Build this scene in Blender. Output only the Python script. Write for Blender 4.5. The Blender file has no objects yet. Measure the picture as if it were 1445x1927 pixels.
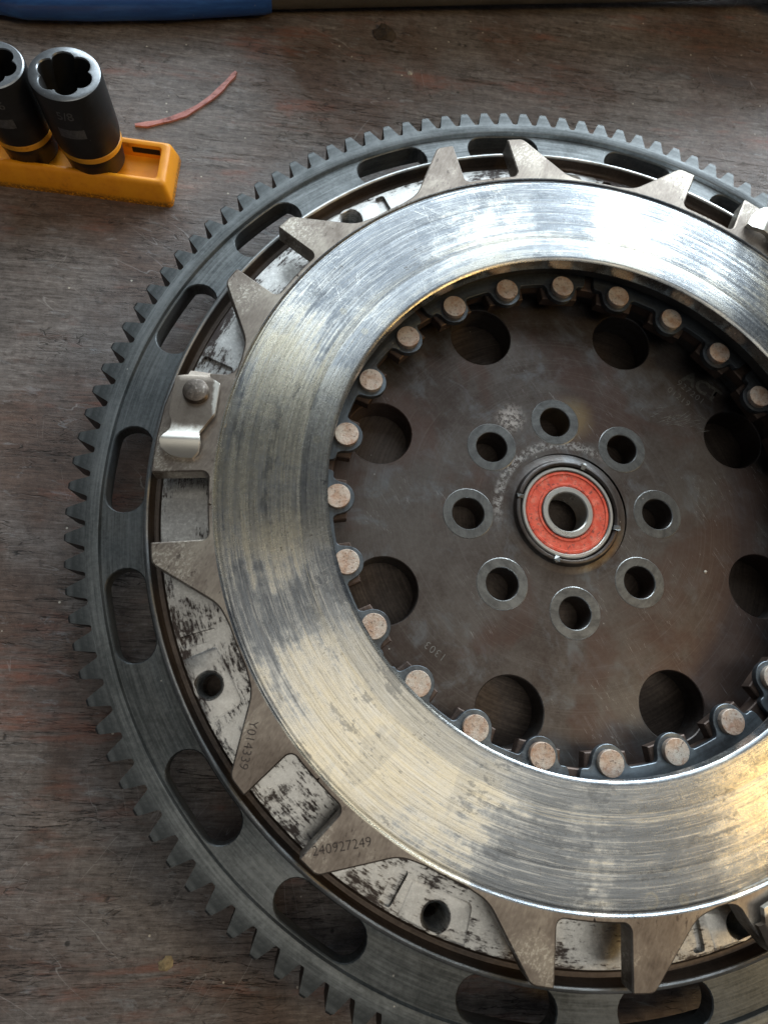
import bpy, bmesh, math, random
from math import sin, cos, pi, radians as R, hypot, atan2, sqrt
from mathutils import Vector, Matrix
from mathutils.geometry import tessellate_polygon
random.seed(7)
S = bpy.context.scene
COL = S.collection
MM = 0.001
ZT = -10.0                      # bench top in the mm frame whose z = 0 is the bolt face of the flywheel

def P(x, y, z):                 # millimetres -> metres, bench top at 0
    return Vector((x*MM, y*MM, (z-ZT)*MM))

# ------------------------------------------------------------------ camera
cd = bpy.data.cameras.new('camera'); cam = bpy.data.objects.new('camera', cd); COL.objects.link(cam)
cam.location = P(-74.268, -48.05, 171.28)
cam.rotation_euler = (R(15.184), R(-6.939), 0)
cd.sensor_fit = 'VERTICAL'; cd.sensor_height = 36; cd.sensor_width = 27
cd.lens = 1185.863/1927*36
cd.clip_start = 0.005; cd.clip_end = 50
cd.dof.use_dof = True; cd.dof.focus_distance = 0.172; cd.dof.aperture_fstop = 22
S.camera = cam

# ------------------------------------------------------------------ light
w = bpy.data.worlds.new('World'); S.world = w; w.use_nodes = True
w.node_tree.nodes['Background'].inputs[0].default_value = (0.80, 0.88, 1.0, 1)
w.node_tree.nodes['Background'].inputs[1].default_value = 0.035
S.view_settings.view_transform = 'Standard'; S.view_settings.look = 'None'
S.view_settings.exposure = 0.74; S.view_settings.gamma = 1.0

def area(name, loc, target, sx, sy, radiance, col):
    l = bpy.data.lights.new(name, 'AREA'); l.shape = 'RECTANGLE'; l.size = sx; l.size_y = sy
    l.energy = radiance*pi*sx*sy; l.color = col
    o = bpy.data.objects.new(name, l); COL.objects.link(o); o.location = loc
    o.rotation_euler = (Vector(target)-Vector(loc)).to_track_quat('-Z', 'Y').to_euler()
    return o
WIN = (0.82, 0.93, 1.0)
for (x0, x1, lo) in ((-0.30, -0.17, 3.0), (-0.15, -0.01, 4.5), (0.01, 0.15, 6.0), (0.21, 0.40, 11.5), (0.42, 0.62, 14.0)):      # tall workshop windows beyond the bench
    for (z0, z1, rad_) in ((0.10, 0.36, lo*1.35), (0.39, 0.58, 1.9), (0.61, 0.82, 1.9), (0.85, 1.12, 1.5)):
        cx, cz = (x0+x1)/2, (z0+z1)/2
        area('window_light', (cx, 0.64, cz), (cx, 0.0, cz), x1-x0, z1-z0, rad_, WIN)
area('ceiling_light', (0.27, -0.22, 1.30), (0.27, -0.22, 0.0), 1.30, 0.80, 0.62, (1.0, 0.95, 0.84))
area('warm_lamp', (0.76, -0.20, 0.72), (0.05, -0.05, 0.0), 0.22, 0.24, 8.0, (1.0, 0.64, 0.22))

# ------------------------------------------------------------------ node helper
class NT:
    def __init__(s, name):
        s.m = bpy.data.materials.new(name); s.m.use_nodes = True
        s.t = s.m.node_tree; s.n = s.t.nodes; s.b = s.n['Principled BSDF']
        tc = s.n.new('ShaderNodeTexCoord'); s.obj = tc.outputs['Object']
        k = s.n.new('ShaderNodeVectorMath'); k.operation = 'SCALE'; k.inputs['Scale'].default_value = 1000
        s.t.links.new(s.obj, k.inputs[0]); s.mm = k.outputs[0]
        sp = s.n.new('ShaderNodeSeparateXYZ'); s.t.links.new(s.mm, sp.inputs[0])
        s.x, s.y, s.z = sp.outputs
        s._pol = None
    def put(s, sock, v):
        if isinstance(v, bpy.types.NodeSocket): s.t.links.new(v, sock)
        elif isinstance(v, (tuple, list)): sock.default_value = tuple(v)+((1,) if len(v) == 3 and len(sock.default_value) == 4 else ())
        else: sock.default_value = v
    def set(s, **k):
        for a, v in k.items(): s.put(s.b.inputs[a.replace('_', ' ')], v)
    def math(s, op, a, b=0.0, c=None, clamp=False):
        n = s.n.new('ShaderNodeMath'); n.operation = op; n.use_clamp = clamp
        s.put(n.inputs[0], a); s.put(n.inputs[1], b)
        if c is not None: s.put(n.inputs[2], c)
        return n.outputs[0]
    def mul(s, a, b): return s.math('MULTIPLY', a, b)
    def add(s, a, b): return s.math('ADD', a, b)
    def vec(s, x, y, z=0.0):
        n = s.n.new('ShaderNodeCombineXYZ')
        for i, v in enumerate((x, y, z)): s.put(n.inputs[i], v)
        return n.outputs[0]
    def scaled(s, kx, ky, kz, rot=0.0):
        n = s.n.new('ShaderNodeMapping'); n.inputs['Rotation'].default_value = (0, 0, rot)
        s.t.links.new(s.mm, n.inputs[0])
        v = n.outputs[0]
        q = s.n.new('ShaderNodeVectorMath'); q.operation = 'MULTIPLY'; q.inputs[1].default_value = (kx, ky, kz)
        s.t.links.new(v, q.inputs[0]); return q.outputs[0]
    def polar(s, kr, kt, kz=0.0, off=0.0):     # radius*kr, and kt windings around the circle without a seam
        if s._pol is None:
            r = s.math('SQRT', s.add(s.mul(s.x, s.x), s.mul(s.y, s.y)))
            r1 = s.math('MAXIMUM', r, 0.001)
            s._pol = (r, s.math('DIVIDE', s.x, r1), s.math('DIVIDE', s.y, r1))
        r, c, d = s._pol
        return s.vec(s.math('MULTIPLY_ADD', r, kr, off), s.mul(c, kt), s.math('MULTIPLY_ADD', d, kt, s.mul(s.z, kz)))
    def noise(s, vec, scale=1.0, detail=4.0, rough=0.55, dist=0.0):
        n = s.n.new('ShaderNodeTexNoise'); n.inputs['Scale'].default_value = scale
        n.inputs['Detail'].default_value = detail; n.inputs['Roughness'].default_value = rough
        n.inputs['Distortion'].default_value = dist
        s.t.links.new(vec, n.inputs['Vector']); return n.outputs['Fac']
    def voro(s, vec, scale=1.0, feature='F1', rnd=1.0):
        n = s.n.new('ShaderNodeTexVoronoi'); n.feature = feature; n.inputs['Scale'].default_value = scale
        n.inputs['Randomness'].default_value = rnd
        s.t.links.new(vec, n.inputs['Vector'])
        return n.outputs['Distance'], (n.outputs['Color'] if 'Color' in n.outputs else None)
    def step(s, v, a, b):
        n = s.n.new('ShaderNodeMapRange'); n.interpolation_type = 'SMOOTHSTEP'
        s.put(n.inputs['Value'], v); n.inputs['From Min'].default_value = a; n.inputs['From Max'].default_value = b
        return n.outputs[0]
    def rng(s, v, a, b, c, d):
        n = s.n.new('ShaderNodeMapRange'); s.put(n.inputs['Value'], v)
        for k, q in zip(('From Min', 'From Max', 'To Min', 'To Max'), (a, b, c, d)): n.inputs[k].default_value = q
        return n.outputs[0]
    def ramp(s, f, stops):
        n = s.n.new('ShaderNodeValToRGB'); e = n.color_ramp.elements
        while len(e) < len(stops): e.new(0.5)
        for q, (p, c) in zip(e, stops): q.position = p; q.color = tuple(c)+(1,)
        s.put(n.inputs[0], f); return n.outputs[0]
    def mix(s, f, a, b, mode='MIX'):
        n = s.n.new('ShaderNodeMix'); n.data_type = 'RGBA'; n.blend_type = mode
        s.put(n.inputs[0], f); s.put(n.inputs[6], a); s.put(n.inputs[7], b); return n.outputs[2]
    def sepr(s, col):
        n = s.n.new('ShaderNodeSeparateColor'); s.t.links.new(col, n.inputs[0]); return n.outputs
    def bump(s, h, strength=0.3, dist=0.0003, normal=None):
        n = s.n.new('ShaderNodeBump'); n.inputs['Strength'].default_value = strength; n.inputs['Distance'].default_value = dist
        s.put(n.inputs['Height'], h)
        if normal is not None: s.t.links.new(normal, n.inputs['Normal'])
        s.t.links.new(n.outputs[0], s.b.inputs['Normal']); return n.outputs[0]

M = {}
# ---- bench wood
t = NT('bench_wood')
g = t.scaled(0.13, 1.5, 1, R(1.5)); g2 = t.scaled(0.03, 0.36, 1, R(-1)); iso = t.mm
fib = t.add(t.mul(t.noise(g, 1.0, 7, 0.7, 0.6), 0.42), t.add(t.mul(t.noise(t.scaled(0.03, 0.3, 1, R(-1)), 1.0, 5, 0.6, 0.8), 0.24), t.mul(t.noise(iso, 0.42, 7, 0.8), 0.34)))
fib2 = t.noise(g2, 1.0, 6, 0.6, 0.5)
big = t.noise(iso, 0.016, 5, 0.6, 0.3)
big2 = t.noise(t.scaled(0.012, 0.03, 1), 1.0, 5, 0.62)
fine = t.noise(iso, 1.4, 4, 0.7)
c = t.ramp(fib, [(0.36, (0.05, 0.043, 0.040)), (0.45, (0.13, 0.112, 0.104)), (0.54, (0.225, 0.20, 0.188)), (0.65, (0.39, 0.36, 0.345))])
c = t.mix(t.step(big, 0.44, 0.64), c, t.ramp(fib, [(0.34, (0.045, 0.030, 0.024)), (0.47, (0.105, 0.070, 0.056)), (0.62, (0.19, 0.13, 0.105))]))
red = t.mul(t.step(t.noise(t.scaled(0.018, 0.055, 1), 1.0, 5, 0.7), 0.52, 0.68), t.step(fib2, 0.34, 0.54))
c = t.mix(t.mul(red, 0.7), c, (0.27, 0.11, 0.075))
dk = t.step(big2, 0.52, 0.72)
c = t.mix(t.mul(dk, 0.62), c, (0.03, 0.025, 0.023))
# long cracks in the grain
cr = t.math('ABSOLUTE', t.math('SUBTRACT', t.noise(t.scaled(0.03, 0.42, 1, R(2)), 1.0, 5, 0.6, 0.6), 0.5))
crk = t.mul(t.math('SUBTRACT', 1.0, t.step(cr, 0.002, 0.016)), t.step(t.noise(t.scaled(0.02, 0.09, 1), 1.0, 3), 0.47, 0.60))
c = t.mix(t.mul(crk, 0.85), c, (0.012, 0.010, 0.009))
ch, _ = t.voro(t.scaled(0.16, 0.9, 1), 1.0, 'DISTANCE_TO_EDGE')
chk = t.mul(t.math('SUBTRACT', 1.0, t.step(ch, 0.01, 0.05)), t.step(t.noise(iso, 0.07, 4, 0.7), 0.52, 0.64))
c = t.mix(t.mul(chk, 0.7), c, (0.016, 0.013, 0.012))
# worn flecks, pale scuffs, grit
fl = t.step(t.noise(t.scaled(0.28, 0.8, 1), 1.0, 6, 0.75), 0.64, 0.72)
c = t.mix(t.mul(fl, 0.5), c, (0.42, 0.27, 0.20))
por = t.step(t.noise(t.scaled(0.42, 2.4, 1, R(2)), 1.0, 5, 0.75), 0.60, 0.66)
for rt_, th_, kk_ in ((35, 0.5, 0.021), (-60, 0.47, 0.027), (80, 0.53, 0.033), (12, 0.45, 0.024)):      # random scratches
    sc_ = t.math('ABSOLUTE', t.math('SUBTRACT', t.noise(t.scaled(0.012, 0.11, 1, R(rt_)), 1.0, 2, 0.5), th_))
    sc_ = t.mul(t.math('SUBTRACT', 1.0, t.step(sc_, 0.0006, 0.0028)), t.step(t.noise(iso, kk_, 3), 0.55, 0.61))
    c = t.mix(t.mul(sc_, 0.45), c, (0.45, 0.43, 0.42))
c = t.mix(t.mul(por, 0.6), c, (0.018, 0.015, 0.014))
mot = t.noise(iso, 0.28, 6, 0.78, 0.5)
c = t.mix(t.mul(t.step(mot, 0.53, 0.66), 0.45), c, (0.045, 0.036, 0.032))
c = t.mix(t.mul(t.step(t.noise(t.scaled(0.10, 0.35, 1, R(8)), 1.0, 6, 0.75, 0.6), 0.57, 0.68), 0.38), c, (0.36, 0.38, 0.40))
pal = t.step(t.noise(t.scaled(0.5, 2.0, 1, R(-2)), 1.0, 5, 0.75, 0.3), 0.62, 0.68)
c = t.mix(t.mul(pal, 0.22), c, (0.60, 0.57, 0.55))
sc = t.mul(t.step(t.noise(t.scaled(0.5, 0.16, 1, R(40)), 1.0, 5, 0.7), 0.66, 0.74), t.step(big, 0.5, 0.4))
c = t.mix(t.mul(sc, 0.45), c, (0.45, 0.46, 0.47))
dv, dc = t.voro(iso, 0.22)
gr = t.mul(t.math('SUBTRACT', 1.0, t.step(dv, 0.05, 0.085)), t.step(t.sepr(dc)[0], 0.80, 0.82))
c = t.mix(gr, c, (0.62, 0.58, 0.50))
dv2, dc2 = t.voro(iso, 0.12)
gd = t.mul(t.math('SUBTRACT', 1.0, t.step(dv2, 0.05, 0.11)), t.step(t.sepr(dc2)[1], 0.72, 0.74))
c = t.mix(t.mul(gd, 0.8), c, (0.012, 0.011, 0.011))
t.set(Base_Color=c, Roughness=t.rng(t.add(fine, t.mul(dk, -0.25)), 0.2, 0.8, 0.42, 0.72), Specular_IOR_Level=0.5)
h = t.add(t.mul(por, -0.8), t.mul(fib, 0.9)); h = t.add(h, t.add(t.mul(crk, -1.6), t.add(t.mul(chk, -0.9), t.mul(fine, 0.35))))
t.bump(h, 0.5, 0.0005)
M['wood'] = t.m

def metal(name, base_a, base_b, rough=(0.35, 0.5), metallic=0.85, brush=(2.2, 5), bstr=0.15, spots=0.0, patch=0.03,
          speck=None, aniso=0.0, specks_at=(0.66, 0.72)):
    t = NT(name)
    n1 = t.noise(t.polar(brush[0], brush[1], 0.3), 1.0, 5, 0.65)
    n2 = t.noise(t.mm, patch, 5, 0.65, 0.4)
    n3 = t.noise(t.mm, 1.1, 5, 0.7)
    f = t.add(t.mul(n1, 0.45), t.add(t.mul(n2, 0.55), t.mul(n3, 0.25)))
    c = t.mix(t.step(f, 0.45, 0.82), base_a, base_b)
    rg = t.rng(t.add(n2, t.mul(n3, 0.4)), 0.4, 0.95, rough[1], rough[0])
    if speck:
        k = t.step(t.noise(t.scaled(0.55, 1.1, 0.7, R(35)), 1.0, 7, 0.78), *specks_at)
        c = t.mix(t.mul(k, spots), c, speck)
    # light handling marks and dust
    dv, dc = t.voro(t.mm, 0.25)
    d = t.mul(t.math('SUBTRACT', 1.0, t.step(dv, 0.03, 0.06)), t.step(t.sepr(dc)[0], 0.86, 0.88))
    c = t.mix(t.mul(d, 0.7), c, (0.5, 0.48, 0.45))
    t.set(Base_Color=c, Metallic=metallic, Roughness=rg)
    t.bump(t.add(t.mul(n1, 0.6), t.mul(n3, 0.6)), bstr, 0.0002)
    if aniso: t.set(Anisotropic=aniso)
    return t
M['gear'] = metal('gear_steel', (0.048, 0.054, 0.056), (0.185, 0.198, 0.203), (0.32, 0.50), 0.75, (1.6, 7), 0.22).m
M['tooth'] = metal('tooth_steel', (0.05, 0.056, 0.058), (0.19, 0.203, 0.208), (0.38, 0.5), 0.75, (0.2, 0.2), 0.12).m
M['flank_shade'] = metal('shaded_flank', (0.012, 0.012, 0.012), (0.05, 0.05, 0.05), (0.4, 0.55), 0.5, (0.2, 0.2), 0.2).m  # near-black tooth flanks: their shadow side painted into the colour
M['lip'] = metal('lip_steel', (0.14, 0.145, 0.145), (0.50, 0.51, 0.51), (0.28, 0.45), 0.85, (2.0, 6), 0.2).m
M['oily'] = metal('oily_channel', (0.03, 0.022, 0.018), (0.11, 0.085, 0.07), (0.30, 0.55), 0.6, (1.6, 3), 0.2).m
M['hub'] = metal('hub_steel', (0.075, 0.054, 0.046), (0.19, 0.185, 0.18), (0.40, 0.55), 0.65, (0.02, 1.2), 0.12, patch=0.045).m
t = metal('hub_steel_mottled', (0.045, 0.032, 0.027), (0.115, 0.104, 0.097), (0.36, 0.52), 0.65, (0.02, 1.2), 0.16, patch=0.05)
col0 = t.b.inputs['Base Color'].links[0].from_socket
cl1 = t.noise(t.mm, 0.085, 6, 0.7, 0.8); cl2 = t.noise(t.mm, 0.03, 4, 0.6, 0.5); cr_ = t.noise(t.mm, 0.8, 6, 0.8)
c = t.mix(t.mul(t.step(t.add(t.mul(cl1, 0.7), t.mul(t.noise(t.scaled(0.06, 0.22, 1, R(55)), 1.0, 5, 0.7, 0.5), 0.3)), 0.49, 0.66), 0.55), col0, (0.15, 0.165, 0.18))
c = t.mix(t.mul(t.step(cl2, 0.50, 0.62), 0.6), c, (0.075, 0.042, 0.033))
def near(cx, cy, r0, r1):
    d = t.math('SQRT', t.add(t.math('POWER', t.math('SUBTRACT', t.x, cx), 2.0), t.math('POWER', t.math('SUBTRACT', t.y, cy), 2.0)))
    return t.step(t.add(d, t.mul(cl1, 4.0)), r1, r0)
dep = t.mul(near(-15.5, 28.5, 3.0, 8.0), t.step(cr_, 0.44, 0.54))
c = t.mix(t.mul(dep, 0.75), c, (0.50, 0.46, 0.43))
rr2 = t.math('SQRT', t.add(t.mul(t.x, t.x), t.mul(t.y, t.y)))
arc_ = t.mul(t.mul(t.step(rr2, 19.0, 20.2), t.step(rr2, 23.0, 21.0)), t.mul(t.step(t.math('SUBTRACT', t.y, t.mul(t.x, 0.6)), 6.0, 16.0), t.step(cr_, 0.46, 0.56)))
c = t.mix(t.mul(arc_, 0.7), c, (0.42, 0.41, 0.40))
gold = near(3.5, 29.5, 4.0, 11.0)
c = t.mix(t.mul(gold, 0.4), c, (0.34, 0.25, 0.12))
fs = t.math('ABSOLUTE', t.math('SUBTRACT', t.noise(t.scaled(0.04, 0.7, 1, R(60)), 1.0, 2), 0.5))
fs = t.mul(t.math('SUBTRACT', 1.0, t.step(fs, 0.001, 0.005)), t.step(t.noise(t.mm, 0.05, 3), 0.55, 0.6))
c = t.mix(t.mul(fs, 0.4), c, (0.38, 0.38, 0.38))
tm = t.step(t.noise(t.polar(2.6, 1.6, off=5), 1.0, 3, 0.6), 0.56, 0.64)                  # faint turning marks
c = t.mix(t.mul(tm, 0.09), c, (0.24, 0.23, 0.22))
t.set(Base_Color=c)
M['hub'] = t.m
M['rimring'] = metal('bolt_seat_steel', (0.09, 0.09, 0.09), (0.22, 0.225, 0.22), (0.3, 0.42), 0.85, (0.5, 1), 0.12, patch=0.2).m
M['blued'] = metal('blued_segment', (0.06, 0.062, 0.068), (0.17, 0.20, 0.225), (0.34, 0.48), 0.85, (0.6, 4), 0.12, patch=0.05).m
M['rusty'] = metal('rusty_ring', (0.04, 0.027, 0.022), (0.12, 0.082, 0.065), (0.45, 0.6), 0.5, (0.8, 6), 0.2, patch=0.08).m
M['facing'] = metal('facing_dark', (0.05, 0.045, 0.04), (0.10, 0.09, 0.08), (0.5, 0.7), 0.2, (2, 8), 0.2).m
M['clip'] = metal('clip_steel', (0.19, 0.165, 0.14), (0.62, 0.58, 0.52), (0.28, 0.4), 0.9, (0.15, 0.3), 0.1, patch=0.07, speck=(0.85, 0.83, 0.78), spots=0.8, specks_at=(0.62, 0.67)).m
t = metal('clip_steel_worn', (0.15, 0.122, 0.10), (0.30, 0.26, 0.22), (0.30, 0.42), 0.85, (0.15, 0.3), 0.1, patch=0.07)
col0 = t.b.inputs['Base Color'].links[0].from_socket
wn = t.noise(t.mm, 0.35, 6, 0.75)
wear = t.step(t.add(t.y, t.mul(wn, 7.0)), 16.5, 13.0)              # the sprung tip is rubbed bright
ed = t.step(t.add(t.x, t.add(t.mul(wn, 2.2), t.mul(t.y, 0.02))), -97.6, -96.8)
c = t.mix(t.math('MAXIMUM', wear, t.mul(ed, 0.9)), col0, (0.72, 0.70, 0.64))
t.set(Base_Color=c); M['clip'] = t.m
M['race'] = metal('race_steel', (0.55, 0.54, 0.50), (0.78, 0.76, 0.71), (0.25, 0.36), 0.9, (3, 4), 0.12, patch=0.2, speck=(0.08, 0.07, 0.06), spots=0.85, specks_at=(0.66, 0.70)).m
M['black'] = metal('black_oxide', (0.006, 0.006, 0.0065), (0.016, 0.016, 0.017), (0.40, 0.52), 0.0, (0.1, 0.2), 0.08, patch=0.08).m
M['socket_rim'] = metal('socket_rim', (0.17, 0.18, 0.19), (0.34, 0.36, 0.38), (0.30, 0.42), 0.85, (0.1, 0.2), 0.15, patch=0.15).m
M['shaft'] = metal('tool_shaft', (0.10, 0.095, 0.08), (0.17, 0.16, 0.135), (0.45, 0.6), 0.4, (0.1, 0.2), 0.15).m

# ---- finned rim: brown-grey oxide, bright worn flecks
t = NT('finned_rim_steel')
n1 = t.noise(t.scaled(0.5, 1.6, 0.5, R(-62)), 1.0, 6, 0.7)
n2 = t.noise(t.mm, 0.05, 5, 0.65, 0.5); n3 = t.noise(t.mm, 1.3, 6, 0.75)
c = t.ramp(t.add(t.mul(n1, 0.28), t.mul(n2, 0.72)), [(0.36, (0.13, 0.105, 0.088)), (0.5, (0.235, 0.20, 0.17)), (0.62, (0.36, 0.32, 0.27))])
w1 = t.mul(t.step(t.noise(t.scaled(1.0, 1.5, 0.8, R(-50)), 1.0, 7, 0.8), 0.51, 0.56), t.step(n2, 0.46, 0.56))
c = t.mix(t.mul(t.mul(w1, t.step(t.math('SQRT', t.add(t.mul(t.x, t.x), t.mul(t.y, t.y))), 99.0, 107.0)), 0.65), c, (0.66, 0.62, 0.54))
w2 = t.mul(t.step(t.noise(t.scaled(0.32, 0.7, 0.5, R(-70)), 1.0, 6, 0.75), 0.58, 0.62), t.step(t.noise(t.mm, 0.04, 3), 0.5, 0.58))
c = t.mix(t.mul(w2, 0.7), c, (0.06, 0.045, 0.04))
t.set(Base_Color=c, Metallic=0.85, Roughness=t.rng(n3, 0.3, 0.7, 0.32, 0.46))
t.bump(t.add(t.mul(n1, 0.5), t.add(t.mul(n3, 0.3), t.mul(w1, -0.2))), 0.12, 0.0002)
M['fin'] = t.m

# ---- friction face: turned steel, heat tint, oil spots
t = NT('friction_face_steel')
s1 = t.noise(t.polar(3.6, 16), 1.0, 6, 0.7); s2 = t.noise(t.polar(0.9, 2.6), 1.0, 5, 0.6); s3 = t.noise(t.polar(11, 30), 1.0, 3, 0.6)
n2 = t.noise(t.mm, 0.022, 4, 0.6, 0.6); n3 = t.noise(t.mm, 0.9, 6, 0.75); n4 = t.noise(t.mm, 0.06, 5, 0.7)
rad = t._pol[0]
sect = t.noise(t.polar(0.012, 2.3, off=4.2), 1.0, 2, 0.5)           # heat-tinted sectors with radial borders
sect2 = t.noise(t.polar(0.03, 5.5, off=17), 1.0, 3, 0.6)
tint = t.add(t.mul(sect, 0.5), t.add(t.mul(s2, 0.18), t.add(t.mul(n2, 0.24), t.mul(t.noise(t.mm, 0.35, 6, 0.75), 0.12))))
c = t.ramp(tint, [(0.465, (0.24, 0.26, 0.285)), (0.495, (0.48, 0.495, 0.50)), (0.512, (0.78, 0.75, 0.67)), (0.56, (0.84, 0.765, 0.60))])
c = t.mix(t.mul(t.step(sect2, 0.55, 0.57), 0.25), c, (0.36, 0.375, 0.39))
band = t.math('SUBTRACT', 1.0, t.step(t.add(rad, t.mul(s2, 1.6)), 77.6, 78.4))   # polished inner land
c = t.mix(t.mul(band, 0.55), c, (0.34, 0.36, 0.38))
edge = t.mul(t.step(rad, 76.4, 77.0), t.step(rad, 80.2, 79.0))
c = t.mix(t.mul(t.mul(edge, t.step(t.noise(t.polar(3.5, 3.0, off=70), 1.0, 3, 0.6), 0.5, 0.58)), 0.6), c, (0.66, 0.62, 0.52))
for kr_, kt_, of_, lo_, hi_, am_, cc_ in ((3.2, 3.0, 31, 0.54, 0.58, 0.42, (0.15, 0.15, 0.15)), (4.2, 6.0, 57, 0.55, 0.60, 0.40, (0.20, 0.19, 0.175)),
        (2.6, 0.6, 83, 0.60, 0.63, 0.55, (0.10, 0.10, 0.105)), (3.6, 4.5, 11, 0.57, 0.61, 0.55, (0.92, 0.90, 0.84)), (5.0, 9.0, 7, 0.58, 0.63, 0.45, (0.95, 0.93, 0.88)),
        (1.6, 14.0, 43, 0.60, 0.66, 0.45, (0.17, 0.165, 0.155))):       # turning marks and circular scratches
    c = t.mix(t.mul(t.step(t.noise(t.polar(kr_, kt_, off=of_), 1.0, 3, 0.65), lo_, hi_), am_*0.62), c, cc_)
pit = t.mul(t.step(t.noise(t.polar(1.1, 70), 1.0, 6, 0.8), 0.57, 0.63), t.step(n4, 0.50, 0.64))
c = t.mix(t.mul(pit, 0.85), c, (0.10, 0.085, 0.07))
dv, dc = t.voro(t.mm, 0.085); q = t.sepr(dc)
oil = t.mul(t.math('SUBTRACT', 1.0, t.step(t.add(dv, t.mul(t.noise(t.mm, 0.45, 5, 0.75), 0.55)), 0.34, 0.42)), t.step(q[0], 0.66, 0.68))
OIL = t.mul(oil, 0.8)
dv, dc = t.voro(t.mm, 0.16); q2 = t.sepr(dc)
ring = t.mul(t.math('SUBTRACT', 1.0, t.step(t.math('ABSOLUTE', t.math('SUBTRACT', dv, 0.24)), 0.02, 0.06)), t.mul(t.step(q2[1], 0.66, 0.68), t.step(n2, 0.50, 0.58)))
c = t.mix(t.mul(ring, 0.15), c, (0.80, 0.68, 0.40))
cl = t.step(t.add(t.mul(t.noise(t.polar(0.16, 5.0, off=9), 1.0, 5, 0.7), 0.75), t.mul(n3, 0.25)), 0.565, 0.60)
c = t.mix(t.mul(cl, 0.5), c, (0.15, 0.16, 0.175))
for rt_, th_ in ((70, 0.5), (20, 0.46), (-35, 0.53)):              # hairline handling scratches across the lay
    sc_ = t.math('ABSOLUTE', t.math('SUBTRACT', t.noise(t.scaled(0.035, 0.55, 1, R(rt_)), 1.0, 2, 0.5), th_))
    sc_ = t.mul(t.math('SUBTRACT', 1.0, t.step(sc_, 0.001, 0.004)), t.step(t.noise(t.mm, 0.03+0.005*th_, 3), 0.52, 0.58))
    c = t.mix(t.mul(sc_, 0.55), c, (0.85, 0.84, 0.80))
sp_ = t.step(t.noise(t.mm, 1.2, 5, 0.8), 0.62, 0.66)
c = t.mix(t.mul(sp_, 0.65), c, (0.14, 0.12, 0.10))
c = t.mix(OIL, c, (0.085, 0.09, 0.10))
tan = t.n.new('ShaderNodeTangent'); tan.direction_type = 'RADIAL'; tan.axis = 'Z'
t.set(Base_Color=c, Metallic=1.0, Roughness=t.rng(t.add(t.mul(s2, 0.5), t.mul(n3, 0.5)), 0.3, 0.7, 0.20, 0.32), Anisotropic=0.65, Anisotropic_Rotation=0.25, Tangent=tan.outputs[0])
t.bump(t.add(t.mul(s1, 0.6), t.add(t.mul(s3, 0.4), t.add(t.mul(pit, -0.08), t.mul(n3, 0.06)))), 0.20, 0.0002)
M['friction'] = t.m

# ---- machined floor with oil stain
def machined(name, stain_lo, stain_hi):
    t = NT(name)
    a = t.noise(t.polar(1.7, 32), 1.0, 6, 0.75); b = t.noise(t.mm, 0.075, 5, 0.7, 0.5); f = t.noise(t.mm, 0.9, 6, 0.8)
    c = t.mix(t.step(f, 0.4, 0.7), (0.50, 0.495, 0.48), (0.74, 0.735, 0.71))
    fine_ = t.noise(t.mm, 2.0, 5, 0.8)
    lo_ = t.noise(t.polar(0.5, 25, off=3), 1.0, 6, 0.8)
    rim_ = t.add(t.step(t._pol[0], 107.5, 112.5), t.step(t._pol[0], 101.5, 98.0))
    st = t.step(t.add(t.mul(b, 0.36), t.add(t.mul(a, 0.32), t.add(t.mul(f, 0.16), t.add(t.mul(lo_, 0.16), t.mul(rim_, 0.035))))), stain_lo, stain_hi)
    film = t.step(t.add(t.mul(b, 0.6), t.mul(lo_, 0.4)), 0.42, 0.66)
    c = t.mix(t.mul(film, 0.35), c, (0.24, 0.22, 0.20))
    c = t.mix(st, c, t.mix(b, (0.02, 0.014, 0.012), (0.07, 0.05, 0.045)))
    t.set(Base_Color=c, Metallic=t.rng(st, 0, 1, 0.95, 0.35), Roughness=t.rng(t.add(f, t.mul(st, 0.2)), 0.3, 0.9, 0.26, 0.48))
    t.bump(t.add(t.mul(f, 0.5), t.add(t.mul(st, 0.3), t.mul(t.noise(t.polar(0.3, 150)), 0.3))), 0.18, 0.0002)
    return t.m
M['floor'] = machined('machined_floor', 0.515, 0.575)
M['pad'] = machined('machined_pad', 0.55, 0.61)

# ---- rivet copper
t = NT('rivet_copper')
f = t.noise(t.mm, 1.3, 6, 0.75); b = t.noise(t.mm, 0.28, 4, 0.6)
c = t.ramp(b, [(0.35, (0.62, 0.56, 0.49)), (0.5, (0.58, 0.47, 0.39)), (0.66, (0.46, 0.30, 0.21))])
c = t.mix(t.mul(t.step(t.noise(t.mm, 0.5, 6, 0.75), 0.52, 0.66), 0.7), c, (0.36, 0.19, 0.12))
c = t.mix(t.mul(t.step(f, 0.56, 0.64), 0.85), c, (0.09, 0.055, 0.042))
c = t.mix(t.mul(t.step(f, 0.40, 0.32), 0.6), c, (0.80, 0.76, 0.70))
c = t.mix(0.18, c, (0.16, 0.11, 0.085))
t.set(Base_Color=c, Metallic=0.45, Roughness=t.rng(f, 0.3, 0.7, 0.42, 0.6)); t.bump(f, 0.5, 0.0004)
M['rivet'] = t.m
t = NT('clip_rivet'); f = t.noise(t.mm, 0.5, 5, 0.7)
t.set(Base_Color=t.ramp(f, [(0.35, (0.09, 0.075, 0.065)), (0.6, (0.20, 0.17, 0.145)), (0.68, (0.55, 0.51, 0.46))]), Metallic=0.8, Roughness=0.38); t.bump(f, 0.35, 0.0004)
M['clip_rivet'] = t.m
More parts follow.
